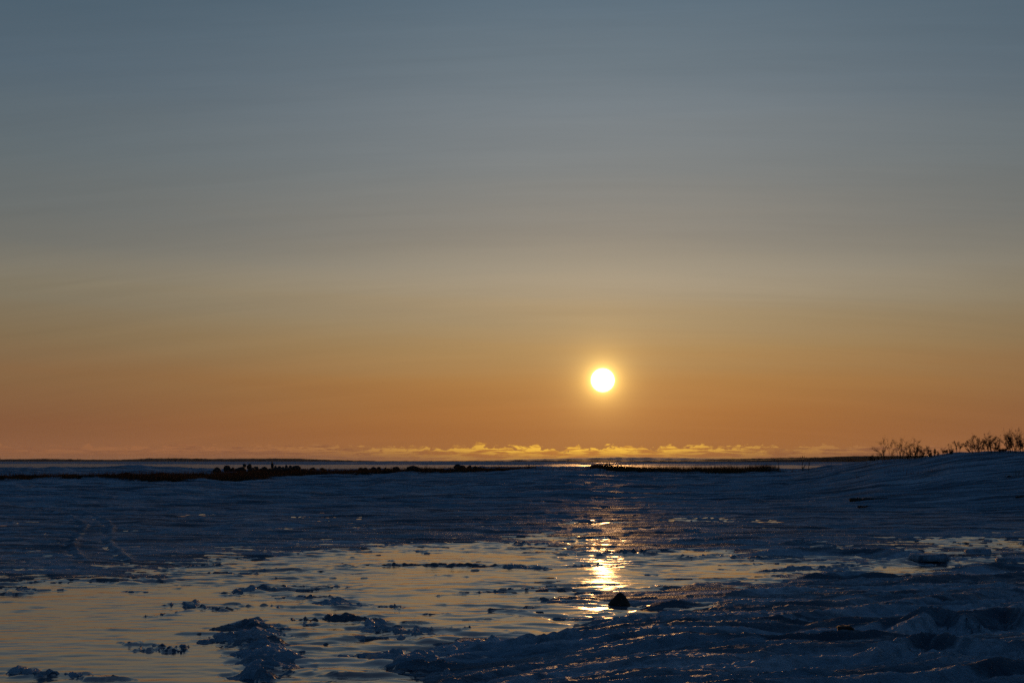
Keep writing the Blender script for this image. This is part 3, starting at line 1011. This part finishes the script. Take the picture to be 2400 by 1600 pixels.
BOULDERS = [stone_mesh('boulder', M_BOULDER, s, 2, .3, .85) for s in range(7)]
PILE = '%s of the plain boulders, counted from the left, in the big rock pile'
ROW = '%s small boulder from the left in the low row right of the rock pile'
LONE = '%s low boulder beside the tallest one in the small cluster left of the sun path'
blist = [  # px centre, py bottom, width px, height px, label, group
    (508, 1109, 18, 17, 'leftmost round boulder of the rock pile, standing a little apart', None),
    (532, 1107, 16, 17, PILE, 'p'), (545, 1107, 13, 13, PILE, 'p'), (557, 1107, 16, 11, PILE, 'p'), (567, 1107, 22, 18, PILE, 'p'),
    (573, 1094, 8, 9, PILE, 'p'), (584, 1099, 11, 15, 'round boulder perched highest on the left half of the rock pile', None),
    (590, 1107, 18, 14, PILE, 'p'), (600, 1106, 13, 16, PILE, 'p'), (610, 1106, 14, 11, PILE, 'p'), (620, 1106, 15, 15, PILE, 'p'), (632, 1108, 18, 13, PILE, 'p'),
    (638, 1101, 6, 22, 'thin upright stone standing tall on the rock pile', None),
    (645, 1102, 6, 14, PILE, 'p'), (648, 1108, 22, 14, PILE, 'p'), (655, 1103, 9, 13, PILE, 'p'), (663, 1104, 12, 13, PILE, 'p'), (671, 1103, 8, 16, PILE, 'p'),
    (672, 1109, 24, 14, PILE, 'p'), (681, 1103, 9, 15, PILE, 'p'), (694, 1107, 20, 15, PILE, 'p'), (711, 1108, 18, 11, PILE, 'p'), (724, 1108, 13, 8, PILE, 'p'),
    (733, 1104, 16, 11, ROW, 'r'), (755, 1104, 11, 10, ROW, 'r'), (762, 1105, 9, 8, ROW, 'r'), (846, 1105, 12, 11, ROW, 'r'), (856, 1105, 12, 12, ROW, 'r'), (875, 1105, 15, 13, ROW, 'r'),
    (888, 1105, 10, 12, ROW, 'r'), (903, 1105, 10, 12, ROW, 'r'), (912, 1105, 10, 9, ROW, 'r'), (929, 1105, 19, 13, ROW, 'r'),
    (969, 1107, 31, 16, 'wide humped boulder at the right end of the low broken row', None),
    (1008, 1105, 14, 8, ROW, 'r'),
    (1072, 1100, 17, 15, 'largest and tallest boulder of the small cluster on the spit', None), (1083, 1101, 16, 13, LONE, 'l'), (1101, 1100, 12, 12, LONE, 'l'),
    (1114, 1101, 13, 9, LONE, 'l'), (1124, 1101, 15, 10, LONE, 'l'),
    (1401, 1098, 34, 12, 'long low dark hump on the spit under the sun', None),
    (1432, 1100, 16, 7, 'small dark stone in the grass beside the golden glint under the sun', None),
]
GR = {'p': 'boulders of the rock pile', 'r': 'boulders of the low broken row', 'l': 'boulders of the small cluster'}
count = {}
for i, (px, py, w, h, lab, g) in enumerate(blist):
    if g:
        lab = lab % ORD[count.get(g, 0)]
        count[g] = count.get(g, 0) + 1
    bx, by = hit(px, min(py, 1112))
    dist = math.hypot(bx, by)
    s = dist / F
    o = link('boulder', BOULDERS[(i * 3) % 7])
    o.scale = (w * s * .56, max(w, 8) * s * random.uniform(.45, .6), h * s * .60)
    o.rotation_euler = (0, 0, random.uniform(-.5, .5))
    zb = CAM_Z - (py - HORIZON) * s
    o.location = (bx, by, max(zb, hz(bx, by) - .05) + h * s * .40)
    tag(o, lab, 'boulder', GR.get(g))


# ------------------------------------------------------------------ slabs of broken ice by the right hand channel
def slab_mesh(seed, w, dp, h):
    bm = bmesh.new()
    r = random.Random(seed)
    n = 11
    ring = []
    for i in range(n):
        a = 2 * math.pi * i / n
        k = r.uniform(.8, 1.1)
        ring.append((w / 2 * k * math.copysign(abs(math.cos(a)) ** .7, math.cos(a)), dp / 2 * k * math.copysign(abs(math.sin(a)) ** .7, math.sin(a))))
    lo = [bm.verts.new((a, b, -.06)) for a, b in ring]
    hi = [bm.verts.new((a * .93, b * .93, h * (.8 + .25 * a / w + r.uniform(-.06, .06)))) for a, b in ring]
    bm.faces.new(hi)
    bm.faces.new(lo[::-1])
    for i in range(n):
        bm.faces.new((lo[i], lo[(i + 1) % n], hi[(i + 1) % n], hi[i]))
    bmesh.ops.bevel(bm, geom=[e for e in bm.edges if all(v.co.z > 0 for v in e.verts)], offset=h * .25, segments=2, affect='EDGES')
    bmesh.ops.triangulate(bm, faces=bm.faces[:])
    bmesh.ops.subdivide_edges(bm, edges=bm.edges[:], cuts=1, use_grid_fill=True)
    from mathutils import noise as mn
    for v in bm.verts:
        v.co += Vector((1, 1, 1.2)) * .035 * mn.noise(v.co * 4 + Vector((seed, 0, 0))) + Vector((0, 0, .012 * mn.noise(v.co * 14)))
    me = bpy.data.meshes.new('ice_slab')
    bm.to_mesh(me)
    bm.free()
    me.polygons.foreach_set('use_smooth', np.ones(len(me.polygons), bool))
    me.materials.append(M_SNOW)
    return me


for i, (px, py, w, h, lab) in enumerate((
        (2190, 1318, 92, 17, 'long snow crusted ice slab lying in the channel at the right'),
        (2108, 1301, 26, 7, 'small ice slab just left of the long slab in the channel'),
        (2378, 1318, 66, 15, 'snow crusted ice slab at the right edge beside the channel'),
        (1872, 1279, 32, 9, 'small lone lump of ice on the dark snow right of the sun path'),
        (1618, 1250, 40, 7, 'low lump of ice on the dark snow right of the golden glitter'),
        (2300, 1298, 70, 9, 'low ice slab on the far bank of the right channel'))):
    x, y = unproj(px, py)
    s = math.hypot(x, y) / F
    o = link('ice_slab', slab_mesh(40 + i, w * s, w * s * .9, h * s * .6))
    o.location = (x, y + .3 * w * s, max(hz(x, y + .3 * w * s), 0) + .004)
    tag(o, lab, 'ice', 'slabs of broken ice')


# ------------------------------------------------------------------ driftwood on the hill foot
def driftwood(px0, px1, py, thick, label, tail=0.0, seed=0):
    r = random.Random(seed)
    x0, y0 = hit(px0, py)
    x1, y1 = hit(px1, py)
    s = y0 / F
    y1 = y0 + .25
    root = empty('driftwood_log', (x0, y0, hz(x0, y0)))
    L = x1 - x0
    R_ = thick * s / 2
    t = MB()
    pts, rad = [], []
    for k in range(9):
        q = k / 8
        pts.append(Vector((L * q * (1 - tail), .25 * q, R_ * .8 + .02 * r.uniform(-1, 1))))
        rad.append(R_ * (1.05 - .25 * q) * r.uniform(.85, 1.12))
    t.tube(pts, rad, 9)
    t.build('trunk', M_WOOD, root, True)
    if tail:
        b = MB()
        p0 = pts[-2]
        b.tube([p0, p0 + Vector((L * tail * .5, .05, R_ * .5)), Vector((L, .25, R_ * 1.5))], [R_ * .5, R_ * .32, R_ * .1], 6)
        b.build('branch', M_WOOD, root, True)
        b = MB()
        b.tube([pts[3], pts[3] + Vector((-.1, -.12, R_ * 1.2))], [R_ * .35, R_ * .15], 6)
        b.build('stub', M_WOOD, root, True)
    return tag(root, label, 'driftwood')


driftwood(1993, 2106, 1178, 9, 'black driftwood log with tapering branch at the foot of the snowy hill', .36, 1)
driftwood(2012, 2058, 1194, 5, 'short dark stick on the snow below the driftwood log', .4, 2)
driftwood(2382, 2425, 1171, 5, 'dark driftwood stick at the right edge below the hill', .3, 3)
driftwood(2362, 2392, 1120, 4, 'short dark stick beside grass stalks high on the hill', .3, 4)


# ------------------------------------------------------------------ willow shrubs
def branchy(mb, leaves, p, dirv_, length, rad, depth, r, leafy):
    n = 5
    pts, rads = [p.copy()], [rad]
    d = dirv_.copy()
    for k in range(n):
        d = (d + Vector((r.gauss(0, .13), r.gauss(0, .13), r.gauss(.05, .08)))).normalized()
        p = p + d * length / n
        pts.append(p.copy())
        rads.append(rad * (1 - .72 * (k + 1) / n))
    mb.tube(pts, rads, 4 if depth else 5)
    if leaves is not None:
        for q in pts[1:]:
            for _ in range(r.randint(0, leafy // 2 + 2) if depth > 0 else 0):
                c = q + Vector((r.gauss(0, .02), r.gauss(0, .02), r.gauss(0, .02)))
                a = Vector((r.gauss(0, 1), r.gauss(0, 1), r.gauss(0, 1))).normalized() * r.uniform(.007, .015)
                b = a.cross(Vector((r.gauss(0, 1), r.gauss(0, 1), r.gauss(0, 1)))).normalized() * r.uniform(.004, .008)
                leaves.face(c - a, c + b, c + a, c - b)
    if depth < 3:
        for _ in range((4, 3, 2)[depth] + r.randint(0, 1)):
            k = r.randint(1, n)
            nd = (d + Vector((r.gauss(0, .55), r.gauss(0, .55), r.gauss(.12, .3)))).normalized()
            branchy(mb, leaves, pts[k], nd, length * r.uniform(.38, .68), rads[k] * .75 + .0008, depth + 1, r, leafy)


def shrub(px, base_py, w_px, h_px, stems, label, seed, leafy=3, name='willow_shrub', cat='shrub', group='bare shrubs on the snowy hill', thick=.014, up=1.0):
    r = random.Random(seed)
    x, y = hit(px, base_py)
    d = math.hypot(x, y)
    s = d / F
    root = empty(name, (x, y, hz(x, y) - .02))
    H_, Wd = h_px * s * .9, w_px * s
    leaves = MB() if leafy else None
    for k in range(stems):
        t = (k + .5) / stems * 2 - 1 if stems > 1 else r.uniform(-.2, .2)
        st = MB()
        p = Vector((t * Wd * .22 + r.gauss(0, .02), r.gauss(0, Wd * .15), 0))
        lean = Vector((t * Wd * .34 / max(H_, .1) + r.gauss(0, .1), r.gauss(0, .2), up)).normalized()
        branchy(st, leaves, p, lean, H_ * r.uniform(.55, .82) * (1 - .25 * abs(t)), thick * r.uniform(.7, 1.2), 0, r, leafy)
        st.build('stem', M_BARK, root)
    if leaves is not None and leaves.f:
        leaves.build('withered_leaves', M_LEAF, root)['kind'] = 'stuff'
    return tag(root, label, cat, group)


shrub(2049, 1078, 36, 18, 4, 'lowest shrub with dark leaves at the left end of the hill', 1, 5)
shrub(2076, 1076, 48, 48, 5, 'thin bare forked shrub, second from the left on the hill', 2, 2)
shrub(2109, 1077, 24, 48, 4, 'narrow upright shrub left of the widest bare shrub', 3, 3)
shrub(2140, 1077, 56, 48, 9, 'widest bare shrub of slanting stems left of the hill top', 4, 3)
shrub(2163, 1075, 26, 30, 4, 'short ragged shrub at the right foot of the widest shrub', 5, 3)
shrub(2187, 1071, 34, 18, 6, 'low twiggy shrub halfway up to the hill top', 6, 3)
shrub(2211, 1067, 12, 30, 2, 'single thin leaning sprig between two low shrubs on the hill', 7, 0)
shrub(2226, 1064, 30, 13, 5, 'knee high twigs at the foot of the forked sapling shrub', 17, 3)
shrub(2241, 1063, 32, 36, 3, 'sparse forked shrub at the left end of the hill top', 8, 2)
shrub(2288, 1061, 58, 40, 9, 'broad leafy shrub in the middle of the hill top', 9, 6)
shrub(2327, 1061, 44, 40, 7, 'slanting leafy shrub right of the broad one on the hill top', 10, 6)
shrub(2350, 1061, 24, 16, 4, 'low twigs between the slanting shrub and the tallest shrub', 18, 5)
shrub(2376, 1061, 46, 55, 8, 'tallest leafy shrub near the right edge of the photo', 11, 6)
shrub(2404, 1061, 40, 50, 7, 'tall shrub cut by the right edge of the photo', 12, 6)
SPG = 'dead saplings on the spit'
shrub(1825, 1105, 10, 31, 1, 'thin forked dead sapling at the right end of the grassy spit', 13, 0, 'dead_sapling', 'sapling', SPG, .03, 3.0)
shrub(1882, 1103, 10, 28, 1, 'thin leaning dead sapling left of the straight one near the hill', 14, 0, 'dead_sapling', 'sapling', SPG, .03, 3.0)
shrub(1894, 1102, 6, 28, 1, 'rightmost thin dead sapling on the spit near the hill', 15, 0, 'dead_sapling', 'sapling', SPG, .025, 3.0)
shrub(1800, 1106, 4, 20, 1, 'short straight dead stick in the grass left of the forked sapling', 16, 0, 'dead_sapling', 'sapling', SPG, .03, 3.0)
shrub(1424, 1100, 24, 14, 6, 'tiny bush against the golden glint under the sun', 19, 2, 'willow_shrub', 'shrub', None, .016)


# ------------------------------------------------------------------ withered grass
def grass(name, spots, label, hmin, hmax, w):
    """spots: (x, y, density 0..1)"""
    n = len(spots)
    xy = np.array([(a, b) for a, b in spots])
    zz = height(xy[:, 0], xy[:, 1])[0]
    hh = rng.uniform(hmin, hmax, n)
    tall = rng.random(n) < .06
    hh[tall] *= 1.7
    an = rng.uniform(-.9, .9, n)
    ln = rng.normal(.0, .22, n) * hh
    ly = rng.normal(0, .2, n) * hh
    ww = w * rng.uniform(.6, 1.4, n)
    V = np.zeros((n, 5, 3), np.float32)
    cx, cy_ = np.cos(an) * ww, np.sin(an) * ww
    for k, (t, ws) in enumerate(((0, -1), (0, 1), (.6, .7), (.6, -.7))):
        V[:, k, 0] = xy[:, 0] + cx * ws + ln * t * t
        V[:, k, 1] = xy[:, 1] + cy_ * ws + ly * t * t
        V[:, k, 2] = zz - .02 + hh * t
    V[:, 4, 0] = xy[:, 0] + ln
    V[:, 4, 1] = xy[:, 1] + ly
    V[:, 4, 2] = zz - .02 + hh * .98
    b = np.arange(n)[:, None] * 5
    me = bpy.data.meshes.new(name)
    me.from_pydata(V.reshape(-1, 3).tolist(), [], (b + np.array([[0, 1, 2, 3]])).tolist() + (b + np.array([[3, 2, 4]])).tolist())
    me.update()
    me.materials.append(M_GRASS)
    return tag(link(name, me), label, 'grass', None, 'stuff')


def scatter(poly, n, clump=.55):
    px = np.array(poly)
    out = []
    while len(out) < n:
        q = rng.uniform(px.min(0) - .3, px.max(0) + .3, (n * 4, 2))
        keep = poly_sd(q[:, 0], q[:, 1], poly) < .15
        keep &= rng.random(len(q)) < np.clip(.5 + fbm(q[:, 0] / 1.3, q[:, 1] / 1.6, 501, 3) * 1.2 * clump, .02, 1)
        out += [tuple(v) for v in q[keep]]
    return out[:n]


g1 = scatter(MARSH[0], 15000)
g2 = scatter(MARSH[1], 9000)
grass('dry_grass', g1, 'withered brown grass along the spit round the boulders', .07, .26, .006)
grass('dry_grass', g2, 'withered brown grass on the spit right of the sun path', .08, .32, .006)
thin = []
for px, py, n, sp in ((1300, 1101, 70, 1.8), (1340, 1101, 60, 1.2), (1260, 1102, 60, 1.2), (1380, 1103, 60, .8), (1150, 1104, 40, 1.2), (1450, 1110, 40, .8), (1850, 1106, 50, .8)):
    x, y = hit(px, py)
    thin += [(x + rng.normal(0, sp), y + rng.normal(0, sp)) for _ in range(n)]
grass('dry_grass', thin, 'sparse single stalks on the snow between the two grassy patches', .08, .32, .006)
hillg = []
for px, py, n, sp in ((2095, 1108, 22, .25), (2135, 1112, 14, .12), (2165, 1108, 12, .2), (2192, 1106, 18, .2), (2010, 1120, 10, .2), (2050, 1088, 10, .3), (2380, 1118, 24, .25), (2230, 1100, 6, .2),
                      (1960, 1102, 6, .3), (2075, 1082, 30, .25), (2130, 1080, 40, .4)):
    x, y = hit(px, py)
    hillg += [(x + rng.normal(0, sp), y + rng.normal(0, sp * .8)) for _ in range(n)]
grass('dry_grass', hillg, 'few thin grass stalks sticking out of the snowy hill side', .1, .34, .004)
fg = []
for px, py, n, sp in ((1420, 1101, 500, .55), (1465, 1104, 700, .7), (1600, 1108, 500, .8), (1690, 1109, 600, .9)):
    x, y = hit(px, py)
    fg += [(x + rng.normal(0, sp), y + rng.normal(0, sp)) for _ in range(n)]
grass('dry_grass', fg, 'thick dark tussocks of grass right of the golden glint', .12, .30, .007)


# ------------------------------------------------------------------ thin evening haze
hb = bmesh.new()
bmesh.ops.create_cube(hb, size=1.0)
for v in hb.verts:
    v.co = Vector((v.co.x * 34000, v.co.y * 34000, 42.0 if v.co.z > 0 else -4.0))
hm = bpy.data.meshes.new('haze')
hb.to_mesh(hm)
hb.free()
M_HAZE = bpy.data.materials.new('evening_haze')
M_HAZE.use_nodes = True
M_HAZE.node_tree.nodes.clear()
HN = NT(M_HAZE.node_tree)
pv = HN.node('ShaderNodeVolumePrincipled')
pv.inputs['Color'].default_value = (.95, .95, .95, 1)
pv.inputs['Density'].default_value = 3.0e-5
HN.l.new(pv.outputs[0], HN.node('ShaderNodeOutputMaterial').inputs[1])
hm.materials.append(M_HAZE)
tag(link('haze', hm), 'thin evening haze over the bay', 'haze', None, 'stuff')
